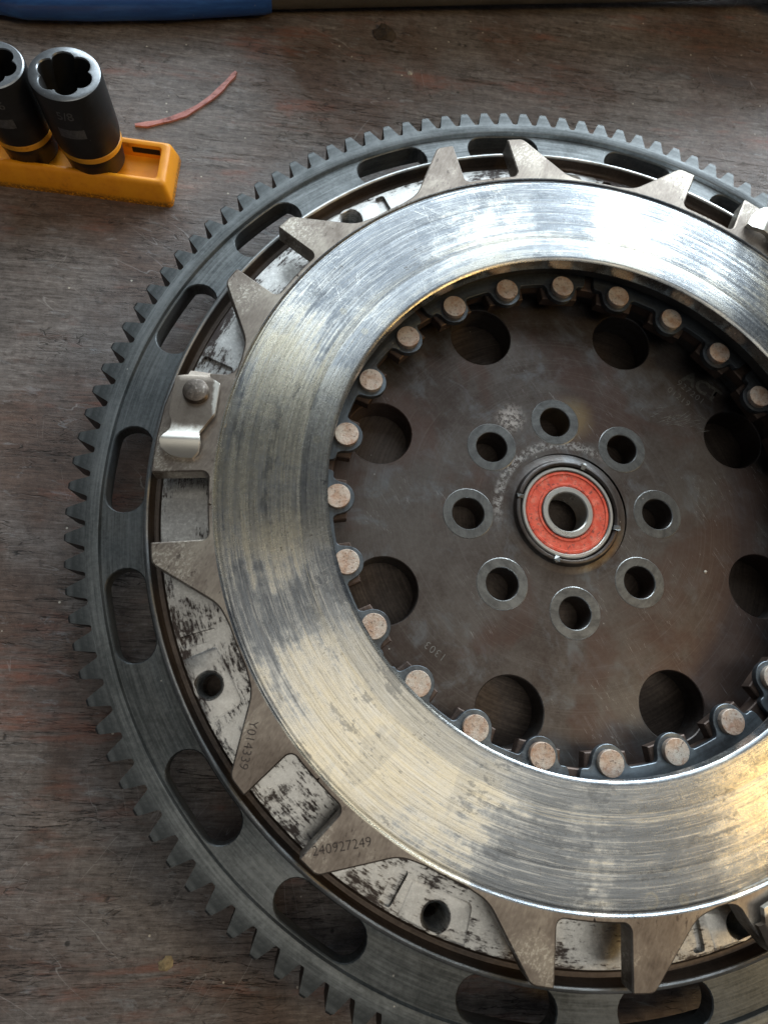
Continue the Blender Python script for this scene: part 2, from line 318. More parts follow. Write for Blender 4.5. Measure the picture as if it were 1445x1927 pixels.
# ---- red rubber seal
t = NT('red_seal'); f = t.noise(t.mm, 0.9, 6, 0.75); b = t.noise(t.polar(0.5, 6), 1.0, 4)
c = t.mix(t.step(b, 0.35, 0.7), (0.60, 0.070, 0.035), (0.72, 0.13, 0.075))
c = t.mix(t.mul(t.step(f, 0.53, 0.62), 0.85), c, (0.07, 0.03, 0.025))
c = t.mix(t.mul(t.step(t.noise(t.mm, 0.22, 5, 0.7), 0.5, 0.66), 0.5), c, (0.78, 0.26, 0.18))
t.set(Base_Color=c, Roughness=t.rng(f, 0.3, 0.7, 0.30, 0.5)); t.bump(t.noise(t.mm, 0.45, 4), 0.22, 0.0008)
M['seal'] = t.m
# ---- orange plastic
t = NT('orange_plastic'); f = t.noise(t.mm, 0.12, 5, 0.7); g = t.noise(t.mm, 1.2, 5, 0.7)
c = t.mix(t.step(f, 0.4, 0.7), (0.92, 0.37, 0.012), (0.82, 0.30, 0.010))
c = t.mix(t.mul(t.step(t.add(f, t.mul(g, 0.25)), 0.74, 0.86), 0.5), c, (0.16, 0.07, 0.015))
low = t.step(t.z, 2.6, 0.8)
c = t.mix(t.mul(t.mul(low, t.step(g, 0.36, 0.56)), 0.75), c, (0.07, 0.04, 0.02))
t.set(Base_Color=c, Roughness=t.rng(g, 0.3, 0.7, 0.36, 0.5)); t.bump(g, 0.12, 0.0002)
M['orange'] = t.m
t = NT('orange_band'); f = t.noise(t.mm, 0.6, 5, 0.7)
t.set(Base_Color=t.mix(t.step(f, 0.5, 0.7), (0.95, 0.42, 0.03), (0.75, 0.28, 0.02)), Roughness=0.4); M['band'] = t.m
t = NT('blue_plastic'); f = t.noise(t.scaled(0.05, 0.4, 0.4), 1.0, 6, 0.7); g = t.noise(t.mm, 0.5, 5, 0.7)
c = t.mix(t.step(f, 0.4, 0.7), (0.016, 0.075, 0.30), (0.03, 0.13, 0.45))
c = t.mix(t.mul(t.step(g, 0.66, 0.72), 0.5), c, (0.3, 0.36, 0.45))
t.set(Base_Color=c, Roughness=0.42); t.bump(g, 0.15, 0.0002); M['blue'] = t.m
t = NT('pink_gasket'); f = t.noise(t.scaled(0.25, 0.7, 0.5, R(-25)), 1.0, 6, 0.75)
t.set(Base_Color=t.ramp(f, [(0.35, (0.16, 0.06, 0.055)), (0.45, (0.56, 0.22, 0.20)), (0.65, (0.70, 0.36, 0.34))]), Roughness=0.55); t.bump(f, 0.3, 0.0003)
M['pink'] = t.m
def plain(name, col, rough=0.6, metallic=0.0):
    t = NT(name); f = t.noise(t.mm, 0.9, 5, 0.7)
    t.set(Base_Color=t.mix(t.step(f, 0.35, 0.65), tuple(v*0.6 for v in col), col), Roughness=rough, Metallic=metallic); t.bump(f, 0.4, 0.0004)
    return t.m
M['etch'] = plain('etched_mark', (0.035, 0.024, 0.02), 0.7, 0.0)
M['scribe'] = plain('scribed_mark', (0.20, 0.20, 0.195), 0.45, 0.6)
M['logo'] = plain('etched_logo', (0.15, 0.145, 0.13), 0.5, 0.6)
M['ink'] = plain('grey_print', (0.11, 0.11, 0.115), 0.5)
M['chip'] = plain('pale_chip', (0.62, 0.58, 0.50), 0.7)
M['crumb'] = plain('tan_crumb', (0.42, 0.33, 0.19), 0.8)
M['dirt'] = plain('brown_putty', (0.075, 0.055, 0.042), 0.75)
M['redflake'] = plain('red_flake', (0.62, 0.20, 0.13), 0.6)
M['darkhole'] = plain('dark_recess', (0.01, 0.008, 0.006), 0.8)

# ------------------------------------------------------------------ mesh helpers
class MB:
    def __init__(s): s.v = []; s.f = []
    def vert(s, x, y, z): s.v.append((x, y, z)); return len(s.v)-1
    def ring(s, pts, z): return [s.vert(x, y, z) for x, y in pts]
    def bridge(s, a, b, closed=True):
        n = len(a)
        for i in range(n if closed else n-1):
            j = (i+1) % n; s.f.append((a[i], a[j], b[j], b[i]))
    def cap(s, loops, up=True):        # list of vertex-index loops, first the outline, the others holes
        vs = [[Vector(s.v[i]) for i in l] for l in loops]
        flat = [i for l in loops for i in l]
        for tri in tessellate_polygon([[Vector((p.x, p.y, 0)) for p in l] for l in vs]):
            a, b, c = [flat[k] for k in tri]
            A, B, C = Vector(s.v[a]), Vector(s.v[b]), Vector(s.v[c])
            nz = (B-A).cross(C-A).z
            if abs(nz) < 1e-9: continue
            s.f.append((a, b, c) if (nz > 0) == up else (a, c, b))
    def lathe(s, prof, n=96, closed=False, cx=0, cy=0, a0=0.0, a1=2*pi):
        full = abs(a1-a0-2*pi) < 1e-6
        m = n if full else n+1
        rings = [[s.vert(cx+r*cos(a0+(a1-a0)*i/n), cy+r*sin(a0+(a1-a0)*i/n), z) for i in range(m)] for r, z in prof]
        k = len(rings)
        for q in range(k if closed else k-1): s.bridge(rings[q], rings[(q+1) % k], full)
        return rings
    def build(s, name, mat, parent=None, smooth=35, origin=(0, 0, ZT), fix=True):
        me = bpy.data.meshes.new(name)
        ox, oy, oz = origin
        me.from_pydata([((x-ox)*MM, (y-oy)*MM, (z-oz)*MM) for x, y, z in s.v], [], s.f)
        if fix:
            b = bmesh.new(); b.from_mesh(me)
            bmesh.ops.recalc_face_normals(b, faces=b.faces); b.to_mesh(me); b.free()
        me.materials.append(M[mat] if isinstance(mat, str) else mat)
        if smooth:
            me.polygons.foreach_set('use_smooth', [True]*len(me.polygons)); me.set_sharp_from_angle(angle=R(smooth))
        o = bpy.data.objects.new(name, me); COL.objects.link(o)
        if parent is not None: o.parent = parent
        o.location = (ox*MM, oy*MM, (oz-ZT)*MM) if origin != (0, 0, ZT) else (0, 0, 0)
        return o
def offset(pts, d):                      # inward offset of a counter-clockwise loop
    n = len(pts); out = []
    for i in range(n):
        x0, y0 = pts[i-1]; x1, y1 = pts[i]; x2, y2 = pts[(i+1) % n]
        a = Vector((x1-x0, y1-y0)); b = Vector((x2-x1, y2-y1))
        if a.length < 1e-9 or b.length < 1e-9: out.append((x1, y1)); continue
        a.normalize(); b.normalize()
        na = Vector((-a.y, a.x)); nb = Vector((-b.y, b.x)); m = na+nb
        if m.length < 1e-6: out.append((x1, y1)); continue
        m.normalize(); k = d/max(0.4, m.dot(na)); out.append((x1+m.x*k, y1+m.y*k))
    return out
def ccw(p):
    a = sum(p[i-1][0]*p[i][1]-p[i][0]*p[i-1][1] for i in range(len(p)))
    return list(p) if a > 0 else list(p)[::-1]
def extrude(mb, pts, z0, z1, ch=0.3, bottom=True):
    pts = ccw(pts)
    a = mb.ring(pts, z0); b = mb.ring(pts, z1-ch); c = mb.ring(offset(pts, ch), z1)
    mb.bridge(a, b); mb.bridge(b, c); mb.cap([c], True)
    if bottom: mb.cap([a], False)
def rounded(pts, radii, seg=5):          # fillet the corners of a polygon
    pts = ccw(pts) if False else list(pts); n = len(pts); out = []
    for i in range(n):
        p0, p1, p2 = Vector(pts[i-1]), Vector(pts[i]), Vector(pts[(i+1) % n])
        r = radii[i] if isinstance(radii, (list, tuple)) else radii
        u = (p0-p1); v = (p2-p1)
        if r <= 0 or u.length < 1e-6 or v.length < 1e-6: out.append((p1.x, p1.y)); continue
        lu, lv = u.length, v.length; u.normalize(); v.normalize()
        ang = math.acos(max(-1, min(1, u.dot(v))))
        if ang > pi-0.02: out.append((p1.x, p1.y)); continue
        d = min(r/math.tan(ang/2), 0.49*lu, 0.49*lv); rr = d*math.tan(ang/2)
        ctr = p1+(u+v).normalized()*(rr/sin(ang/2))
        a, b = p1+u*d, p1+v*d
        a0 = atan2(a.y-ctr.y, a.x-ctr.x); a1 = atan2(b.y-ctr.y, b.x-ctr.x)
        da = (a1-a0+pi) % (2*pi)-pi
        for k in range(seg+1):
            q = a0+da*k/seg; out.append((ctr.x+rr*cos(q), ctr.y+rr*sin(q)))
    return out
def pol(r, deg): return (r*cos(R(deg)), r*sin(R(deg)))
def arc(r, d0, d1, n): return [pol(r, d0+(d1-d0)*i/n) for i in range(n+1)]
def circle(cx, cy, r, n=28, ph=0.0): return [(cx+r*cos(ph+2*pi*i/n), cy+r*sin(ph+2*pi*i/n)) for i in range(n)]
def empty(name, x=0, y=0, z=ZT):
    o = bpy.data.objects.new(name, None); COL.objects.link(o); o.location = P(x, y, z); o.empty_display_size = 0.01; return o
def tag(o, label, cat, group=None):
    o['label'] = label; o['category'] = cat
    if group: o['group'] = group
    return o
def copy_of(o, parent, rotz=None, name=None):
    c = o.copy(); COL.objects.link(c); c.parent = parent
    if rotz is not None: c.rotation_euler = (0, 0, rotz)
    return c
def text_mesh(txt, size, bold=0.0, space=1.0):
    cu = bpy.data.curves.new('txt', 'FONT'); cu.body = txt; cu.size = size; cu.align_x = 'CENTER'; cu.align_y = 'CENTER'
    cu.offset = bold; cu.space_character = space; cu.resolution_u = 3
    o = bpy.data.objects.new('txt', cu); COL.objects.link(o)
    dg = bpy.context.evaluated_depsgraph_get(); dg.update()
    me = bpy.data.meshes.new_from_object(o.evaluated_get(dg))
    bpy.data.objects.remove(o); bpy.data.curves.remove(cu)
    return me
def flat_text(name, txt, size, x, y, z, deg, mat, parent, bold=0.0, space=1.0, sy=1.0):
    me = text_mesh(txt, size, bold, space); a = R(deg)
    for v in me.vertices:
        u, q = v.co.x, v.co.y*sy
        v.co = ((x+u*cos(a)-q*sin(a))*MM, (y+u*sin(a)+q*cos(a))*MM, (z-ZT)*MM)
    me.materials.clear(); me.materials.append(M[mat])
    o = bpy.data.objects.new(name, me); COL.objects.link(o); o.parent = parent; return o

# ------------------------------------------------------------------ the bench
mb = MB()
bx = [(-700, -520), (700, -520), (700, 820), (-700, 820)]
extrude(mb, bx, ZT-30, ZT, 1.5)
bench = mb.build('workbench_top', 'wood', None, 0); bench['kind'] = 'structure'
tag(bench, 'worn dark wooden workbench top with grey and reddish grain under everything', 'workbench')

# ------------------------------------------------------------------ flywheel
fw = empty('flywheel'); tag(fw, 'large dark steel flywheel with toothed outer gear ring lying flat on the bench', 'flywheel')
# gear ring
Z_G, Z_W, Z_LIP, Z_PAD, Z_HUB = 10.5, 9.4, 14.0, 11.0, 2.2
mb = MB()
NSEG = 360
mb.lathe([(126.75, Z_W), (127.15, Z_G-0.15), (127.5, Z_G), (130.3, Z_G), (130.3, 1.6), (126.9, 1.6), (126.75, Z_W-4.6)], NSEG)
gear = mb.build('gear_ring', 'gear', fw)
# one tooth, in its own frame, butted on the ring
NT_ = 125; half = pi/NT_
def tooth_mesh():
    mb = MB()
    a = 360/NT_
    r0 = 130.28; rt = 135.3
    prof = [(r0, -0.425), (130.7, -0.375), (133.0, -0.25), (134.85, -0.145), (rt, -0.10), (rt, 0.10), (134.85, 0.145), (133.0, 0.25), (130.7, 0.375), (r0, 0.425)]
    top = [pol(r, q*a) for r, q in prof]
    # chamfered crest
    cap_ = [pol(min(r, 134.75), q*a) for r, q in prof]
    A0 = [mb.vert(x, y, Z_G) for x, y in cap_]
    A = [mb.vert(x, y, Z_G-0.45) for x, y in top]
    B = [mb.vert(x, y, 1.6) for x, y in top]
    mb.bridge(A0, A, False); mb.bridge(A, B, False); mb.cap([A0], True); mb.cap([B], False)
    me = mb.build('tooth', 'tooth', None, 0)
    me.data.materials.append(M['flank_shade'])
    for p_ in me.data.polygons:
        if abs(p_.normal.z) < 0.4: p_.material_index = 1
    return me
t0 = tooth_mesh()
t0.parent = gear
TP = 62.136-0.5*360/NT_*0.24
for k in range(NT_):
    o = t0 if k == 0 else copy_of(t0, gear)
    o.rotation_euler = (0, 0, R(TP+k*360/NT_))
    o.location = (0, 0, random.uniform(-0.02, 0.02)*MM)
# web with slots
mb = MB()
def slot(c):
    ri, ro = 116.7, 126.3; rm = (ri+ro)/2; rad = (ro-ri)/2; e = 5.55-math.degrees(rad/rm)
    pts = arc(ro, c-e, c+e, 8)
    cx, cy = pol(rm, c+e); a = R(c+e)
    pts += [(cx+rad*cos(a+pi*i/10), cy+rad*sin(a+pi*i/10)) for i in range(1, 10)]
    pts += arc(ri, c+e, c-e, 8)
    cx, cy = pol(rm, c-e); a = R(c-e)+pi
    pts += [(cx+rad*cos(a+pi*i/10), cy+rad*sin(a+pi*i/10)) for i in range(1, 10)]
    return pts
for k in range(9):
    c = 146.3+40*k
    outer = arc(126.75, c-20, c+20, 40)+arc(116.2, c+20, c-20, 40)
    sl = [ccw(slot(c-9)), ccw(slot(c+9))]
    io = mb.ring(outer, Z_W); top = [io]; b = [mb.ring(outer, Z_W-4.6)]
    for s_ in sl:
        l0 = mb.ring(offset(s_, -0.25), Z_W); l1 = mb.ring(s_, Z_W-0.3); l2 = mb.ring(s_, Z_W-4.6)
        mb.bridge(l0, l1); mb.bridge(l1, l2); top.append(l0); b.append(l2)
    mb.cap(top, True); mb.cap(b, False)
web = mb.build('slotted_web', 'gear', fw, 30, fix=False)
# lip
mb = MB()
mb.lathe([(116.2, Z_W-4.6), (116.2, Z_W), (116.0, Z_W+0.5), (115.85, 12.6), (115.6, 13.6), (115.2, 13.95), (114.8, 14.0), (114.45, 13.8), (114.4, 13.4)], NSEG)
mb.build('raised_lip', 'lip', fw)
mb = MB()
mb.lathe([(114.4, 13.4), (114.2, 11.2), (113.6, 10.4), (112.6, 10.3), (112.0, 10.7), (111.9, Z_PAD)], NSEG)
mb.build('oily_channel', 'oily', fw)
# machined floor with nine tapped holes and key grooves
mb = MB(); holes = []; grooves = []
for k in range(9):
    hc = 126.65+40*k
    outer = arc(111.9, hc-20, hc+20, 40)+arc(96.5, hc+20, hc-20, 40)
    hx, hy = pol(108.4, hc)
    hl = circle(hx, hy, 3.45, 28)
    gl = ccw(rounded([pol(111.2, hc-7.0), pol(111.2, hc-5.45), pol(102.6, hc-5.1), pol(102.6, hc-6.8)], 0.7, 3))
    io = mb.ring(outer, Z_PAD)
    h0 = mb.ring(hl, Z_PAD); h1 = mb.ring(circle(hx, hy, 3.0, 28), Z_PAD-0.6); h2 = mb.ring(circle(hx, hy, 3.0, 28), -5)
    mb.bridge(h0, h1); mb.bridge(h1, h2)
    g0 = mb.ring(gl, Z_PAD); g1 = mb.ring(offset(gl, 0.15), Z_PAD-1.3); mb.bridge(g0, g1); mb.cap([g1], True)
    mb.cap([io, h0, g0], True)
mb.build('machined_floor', 'floor', fw, 30, fix=False)
mb = MB()
mb.lathe([(116.2, 4.8), (112, 2), (112, -7), (16, -7), (0.01, -7)], 180); mb.build('added_hole_backing', 'oily', fw)  # added dark backing, closes the holes from below so they stay black
pad0 = None
for k in range(9):
    hc = 126.65+40*k
    mb = MB()
    o = ccw(rounded([pol(111.85, hc-4.2), pol(111.85, hc-1), pol(111.85, hc+1.2), pol(111.85, hc+4.3), pol(103.0, hc+4.0), pol(103.6, hc-4.3)], [0.3, 0, 0, 0.3, 1.5, 1.0], 4))
    hx, hy = pol(108.4, hc)
    a = mb.ring(o, Z_PAD+0.005); b_ = mb.ring(offset(o, 0.4), Z_PAD+0.1); h0 = mb.ring(circle(hx, hy, 3.6, 28), Z_PAD+0.1)
    h1 = mb.ring(circle(hx, hy, 3.15, 28), Z_PAD-0.35)
    mb.bridge(a, b_); mb.cap([b_, h0], True); mb.bridge(h0, h1)
    q = mb.build('bolt_pad', 'pad', fw, 30, fix=False)
    mb = MB()                                   # thread
    prof = []
    z = Z_PAD-0.5
    while z > Z_PAD-9: prof += [(3.05, z), (2.7, z-0.45)]; z -= 0.9
    mb.lathe(prof, 28, False, hx, hy); mb.build('thread', 'lip', q, 0)
# hub
PB, PBIG = 91.615, 114.163
mb = MB()
BC, BR, GC, GR = (-0.95, -0.62), 28.63, (0.93, 0.60), 59.88          # bolt circle and lightening-hole circle
def bolt_at(k): return (BC[0]+BR*cos(R(PB+45*k)), BC[1]+BR*sin(R(PB+45*k)))
o = mb.ring(circle(0, 0, 71.0, 180), Z_HUB); i = mb.ring(circle(0, 0, 18, 96), Z_HUB); loops = [o, i]
for k in range(8):
    x, y = bolt_at(k)
    h0 = mb.ring(circle(x, y, 4.95, 32), Z_HUB); h1 = mb.ring(circle(x, y, 4.6, 32), Z_HUB-0.4); h2 = mb.ring(circle(x, y, 4.6, 32), -6.9)
    mb.bridge(h0, h1); mb.bridge(h1, h2); loops.append(h0)
for k in range(8):
    x, y = GC[0]+GR*cos(R(PBIG+45*k)), GC[1]+GR*sin(R(PBIG+45*k))
    h0 = mb.ring(circle(x, y, 9.6, 48), Z_HUB); h1 = mb.ring(circle(x, y, 9.35, 48), Z_HUB-0.25); h2 = mb.ring(circle(x, y, 9.35, 48), -6.9)
    mb.bridge(h0, h1); mb.bridge(h1, h2); loops.append(h0)
mb.cap(loops, True)
mb.lathe([(71.0, Z_HUB), (71.2, 5.4), (96.5, 5.4), (96.5, Z_PAD)], 180)
mb.build('hub_plate', 'hub', fw, 25, fix=False)
mb = MB()
mb.lathe([(18.0, Z_HUB), (17.0, Z_HUB+0.1), (16.0, Z_HUB+0.5), (15.6, Z_HUB+1.2), (15.4, Z_HUB+1.9), (15.1, Z_HUB+2.1), (14.6, Z_HUB+2.1), (14.15, Z_HUB+1.6), (14.0, 1.0), (14.0, -6.9)], 96, False, -0.5, -0.4)
boss = mb.build('bearing_boss', 'hub', fw)
for k, (dg, s_) in enumerate(((163, 1.0), (252, 1.0), (342, 1.0), (68, 0.9))):
    mb = MB(); b_ = [(-0.9, 13.9, 1.6), (0.9, 13.9, 1.6), (1.3, 15.3, 2.2), (0.3, 16.0, 1.9), (-1.2, 15.5, 2.0)]
    x = [mb.vert(*(Matrix.Rotation(R(dg-90), 3, 'Z') @ Vector((u*s_, v, 2.4))+Vector((-0.5, -0.4, 0)))) for u, v, z in b_]
    y = [mb.vert(*(Matrix.Rotation(R(dg-90), 3, 'Z') @ Vector((u*s_*0.7, v*0.995, z+2.65))+Vector((-0.5, -0.4, 0)))) for u, v, z in b_]
    mb.bridge(x, y); mb.cap([y], True); mb.build('stake_mark', 'rimring', boss, 0)
for k in range(8):
    x, y = bolt_at(k); mb = MB()
    mb.lathe([(7.4, Z_HUB+0.01), (7.25, Z_HUB+0.10), (4.85, Z_HUB+0.10), (4.65, Z_HUB-0.1), (4.6, Z_HUB-0.4)], 40, False, x, y)
    q = mb.build('bolt_seat', 'rimring', fw, 25)
    q.data.materials.append(M['lip'])
    for p_ in q.data.polygons:
        if abs(p_.normal.z) < 0.97 and p_.center.z > (Z_HUB-ZT)*MM-0.00025: p_.material_index = 1
# markings on the hub
def hubz(x, y):
    return Z_HUB
def hub_text(*a, **k):
    o = flat_text(*a, **k)
    for v in o.data.vertices: v.co.z = (hubz(v.co.x/MM, v.co.y/MM)+0.04-ZT)*MM
hub_text('etched_logo', 'ACT', 6.6, 47.6, 42.6, Z_HUB, -36, 'logo', fw, bold=0.22, space=1.0)
hub_text('scribed_number', '927201', 3.1, 43.6, 40.5, Z_HUB, -40.7, 'scribe', fw, bold=-0.02, space=1.15)
hub_text('scribed_number', '01219', 3.1, 39.4, 38.7, Z_HUB, -39, 'scribe', fw, bold=-0.02, space=1.1)
hub_text('scribed_number', '1303', 3.0, -39.9, -39.8, Z_HUB, 142.8, 'scribe', fw, bold=-0.03, space=1.15)
mb = MB()
for i in range(46):                         # file scratches beside the etched numbers
    x = random.gauss(37.5, 5.0); y = random.gauss(31.2, 1.6)+0.12*(36-x); an = R(random.gauss(12, 16)); ln_ = random.uniform(0.7, 2.6); wd = random.uniform(0.05, 0.12)
    q = [(x-cos(an)*ln_, y-sin(an)*ln_), (x+sin(an)*wd, y-cos(an)*wd), (x+cos(an)*ln_, y+sin(an)*ln_), (x-sin(an)*wd, y+cos(an)*wd)]
    mb.f.append(tuple(mb.vert(u, v, hubz(u, v)+0.06) for u, v in q))
mb.build('scratches', 'scribe', fw, 0)

# ------------------------------------------------------------------ pilot bearing
pb = empty('pilot_bearing', -0.5, -0.4, -6.0); tag(pb, 'small round ball bearing with red seal pressed into the flywheel centre', 'bearing')
def bpart(name, prof, mat, n=72):
    mb = MB(); mb.lathe([(r_, z_+1.5) for r_, z_ in prof], n, True); o = mb.build(name, mat, pb, 35, (0, 0, -6.0)); o.location = (0, 0, 0); return o
bpart('outer_race', [(13.7, -5.5), (13.7, 2.0), (13.4, 2.3), (12.75, 2.3), (12.5, 2.05), (12.5, -5.5)], 'race')
bpart('seal', [(12.35, 0.5), (12.35, 1.8), (12.1, 1.98), (11.55, 1.98), (11.35, 1.72), (10.0, 1.66), (8.75, 1.70), (8.6, 1.92), (8.1, 1.95), (7.8, 1.7), (7.8, 0.5)], 'seal')
bpart('inner_race', [(7.6, -5.5), (7.6, 2.0), (7.35, 2.25), (6.1, 2.25), (5.75, 1.95), (5.7, -5.5)], 'race')

# ------------------------------------------------------------------ clutch disc under the plate
cdz = empty('clutch_disc', 0, 0, 5.4); tag(cdz, 'riveted clutch disc with copper rivets seen inside the shiny ring', 'clutch disc')
def cpart(mb, name, mat, parent, smooth=35):
    o = mb.build(name, mat, parent, smooth, (0, 0, 5.4)); o.location = (0, 0, 0); return o
PR = 30.882
mb = MB()
inner = []
for k in range(24):
    c = PR+15*k
    inner += arc(68.8, c-7.5+0.3, c-4.9, 3)[:-1]+[pol(68.8, c-4.9), pol(64.9, c-4.75)]+[pol(64.6, c-2), pol(64.6, c+2)]+[pol(64.9, c+4.75), pol(68.8, c+4.9)]
inner = [p for p in inner]
oo = circle(0, 0, 78, 144)
a0, a1 = mb.ring(inner, 7.6), mb.ring(inner, 10.55); a2 = mb.ring(offset(ccw(inner), -0.3), 10.8)
b0, b1 = mb.ring(oo, 7.6), mb.ring(oo, 10.8)
mb.bridge(a0, a1); mb.bridge(a1, a2); mb.bridge(b0, b1); mb.cap([b1, a2], True); mb.cap([b0, a0], False)
cpart(mb, 'toothed_ring', 'rusty', cdz, 25)
mb = MB(); mb.lathe([(72.6, 12.55), (72.6, 16.4), (95.5, 16.4), (95.5, 12.55)], 180, True); cpart(mb, 'friction_facing', 'facing', cdz)
mb = MB(); mb.lathe([(78.2, 5.5), (78.2, 9.65), (95.5, 9.65), (95.5, 5.5)], 180, True); cpart(mb, 'lower_facing', 'facing', cdz)
def segment(c):
    pts = []
    e = 21.4
    N = 150
    for i in range(N+1):
        th = -e+2*e*i/N
        r = 68.5
        for q in (-15, 0, 15):
            s_ = R(th-q)*67.2
            if abs(s_) < 4.5: r = min(r, 67.2-sqrt(4.5**2-s_*s_))
            elif abs(s_) < 5.6: r = min(r, 68.5-1.3*((5.6-abs(s_))/1.1)**2)
        d = (e-abs(th))
        if d < 1.0: r += 1.6*(1-sqrt(max(0, 1-(1-d)**2)))
        pts.append(pol(r, c+th))
    pts += arc(80, c+e, c-e, 24)
    return pts
for k in range(8):
    c = PR+60+15+45*k
    mb = MB(); extrude(mb, segment(c), 10.9, 12.5, 0.12)
    sg = cpart(mb, 'segment', 'blued', cdz, 30)
    for q in (-15, 0, 15):
        x, y = pol(67.17, c+q)
        rm = MB(); rr = 3.28+random.uniform(-0.06, 0.06); dz = random.uniform(-0.1, 0.1)
        rm.lathe([(2.5, 10.4), (rr-0.05, 11.6), (rr, 13.95+dz), (rr-0.12, 14.08+dz), (1.2, 14.1+dz), (0.8, 14.05+dz), (0.001, 14.04+dz)], 32, False, x, y)
        cpart(rm, 'rivet', 'rivet', sg)

# ------------------------------------------------------------------ finned plate
pl = empty('finned_clutch_plate', 0, 0, 16.4); tag(pl, 'bright ring-shaped clutch plate with pointed fins around its rim resting on the flywheel', 'clutch plate')
def ppart(mb, name, mat, parent, smooth=30, fix=True):
    o = mb.build(name, mat, parent, smooth, (0, 0, 16.4), fix); o.location = (0, 0, 0); return o
ZF, ZR = 22.2, 22.65
mb = MB()
prof = [(72.2, 16.45), (70.6, 17.2), (70.15, 18.0), (70.05, ZF-0.5), (70.5, ZF-0.08), (71.2, ZF)]
r = 71.2
while r < 96.2:                                  # shallow turning grooves
    r += random.uniform(1.2, 5.0)
    if r > 96.2: break
    d = random.choice((0, 0.006, 0.01, 0.02))
    prof += [(r, ZF), (r+0.12, ZF-d), (r+0.26, ZF)]
    r += 0.26
prof += [(96.5, ZF), (96.8, ZF-0.12), (97.15, ZF-0.1), (97.45, ZR-0.08), (97.75, ZR), (97.75, 17.0), (96.5, 16.45)]
mb.lathe(prof, NSEG)
ppart(mb, 'friction_ring', 'friction', pl, 40)
# sectors of the rim: each one a fin, or a lug for a clip
RI = 97.75
def fin_outline(sgn, c):
    hw = 8.4
    a_n = math.degrees(math.asin(hw/98.8)); a_t = math.degrees(math.asin(8.65/112))
    body = [pol(98.8, 0), pol(98.8, 0.55*a_n), pol(98.8, a_n), pol(112.1, a_t), pol(112.25, a_t+2.6), pol(99.3, 13.9), pol(98.3, 17.0), pol(98.3, 20.0)]
    body = rounded([pol(94, -1)]+body+[pol(94, 21)], [0, 0, 0, 2.0, 0.5, 2.6, 9.0, 4.0, 0, 0], 7)
    body = [p for p in body if hypot(*p) > 95]
    # clamp the ends exactly on the sector lines
    pts = [pol(RI, 0), pol(98.8, 0)]+[p for p in body if 0.05 < math.degrees(atan2(p[1], p[0])) < 19.95]+[pol(98.3, 20), pol(RI, 20)]
    pts += [pol(RI, 20-20*i/20) for i in range(1, 20)]
    if sgn < 0: pts = [(x, -y) for x, y in pts]
    return ccw([(x*cos(R(c))-y*sin(R(c)), x*sin(R(c))+y*cos(R(c))) for x, y in pts])
def lug_outline(c):                                # lies at angles below the notch centre
    a_n = math.degrees(math.asin(8.4/98.8)); a_t = math.degrees(math.asin(8.5/112))
    body = [pol(98.8, 0), pol(98.8, 0.55*a_n), pol(98.8, a_n), pol(112.3, a_t), pol(112.3, a_t+4.5), pol(112.2, a_t+9), pol(111.6, 17.6), pol(104, 19.4), pol(98.6, 20.2), pol(98.3, 24)]
    body = rounded([pol(94, -1)]+body+[pol(94, 25)], [0, 0, 0, 2.0, 0.5, 0, 0, 2.5, 3, 3, 0, 0], 7)
    body = [p for p in body if hypot(*p) > 95]
    pts = [pol(RI, 0), pol(98.8, 0)]+[p for p in body if 0.05 < math.degrees(atan2(p[1], p[0])) < 20.9 and hypot(*p) > 98.3]+[pol(98.4, 21.5), pol(RI, 21.5)]
    pts += [pol(RI, 21.5-21.5*i/20) for i in range(1, 20)]
    pts = [(x, -y) for x, y in pts]
    return ccw([(x*cos(R(c))-y*sin(R(c)), x*sin(R(c))+y*cos(R(c))) for x, y in pts])
def sector(name, pts):
    mb = MB(); ch = 0.35
    # chamfer only the outer boundary: keep the cut lines and inner circle square so neighbours butt cleanly
    off = offset(pts, ch); top = []
    for p, q in zip(pts, off):
        top.append(p if hypot(*p) < 98.2 else q)
    # points on the cut lines slide along the line
    fixed = []
    for p, q in zip(pts, top):
        if p is not q and hypot(*p) < 98.85 and abs(hypot(*p)-hypot(*q)) < 0.34:
            r_ = hypot(*p); k = (r_-ch)/r_; q = (p[0]*k, p[1]*k)
        fixed.append(q)
    a = mb.ring(pts, 17.6); b_ = mb.ring(pts, ZR-ch*0.8); c_ = mb.ring(fixed, ZR)
    mb.bridge(a, b_); mb.bridge(b_, c_); mb.cap([c_], True); mb.cap([a], False)
    return ppart(mb, name, 'fin', pl, 25)
for k in range(9):
    c = 144.05+40*k
    sector('fin', fin_outline(1, c))
    if k % 3 == 1: sector('clip_lug', lug_outline(c))
    else: 
        f_ = fin_outline(-1, c)
        sector('fin', f_)
# etched serial numbers
flat_text('etched_number', 'Y014339', 2.85, -86.0, -61.1, ZR+0.03, -100.4, 'etch', pl, -0.02)
flat_text('etched_number', '240927249', 2.85, -65.2, -81.8, ZR+0.03, 7.3, 'etch', pl, -0.02)
for o in pl.children:
    if o.name.startswith('etched_number'): o.location = (0, 0, -(16.4-ZT)*MM)
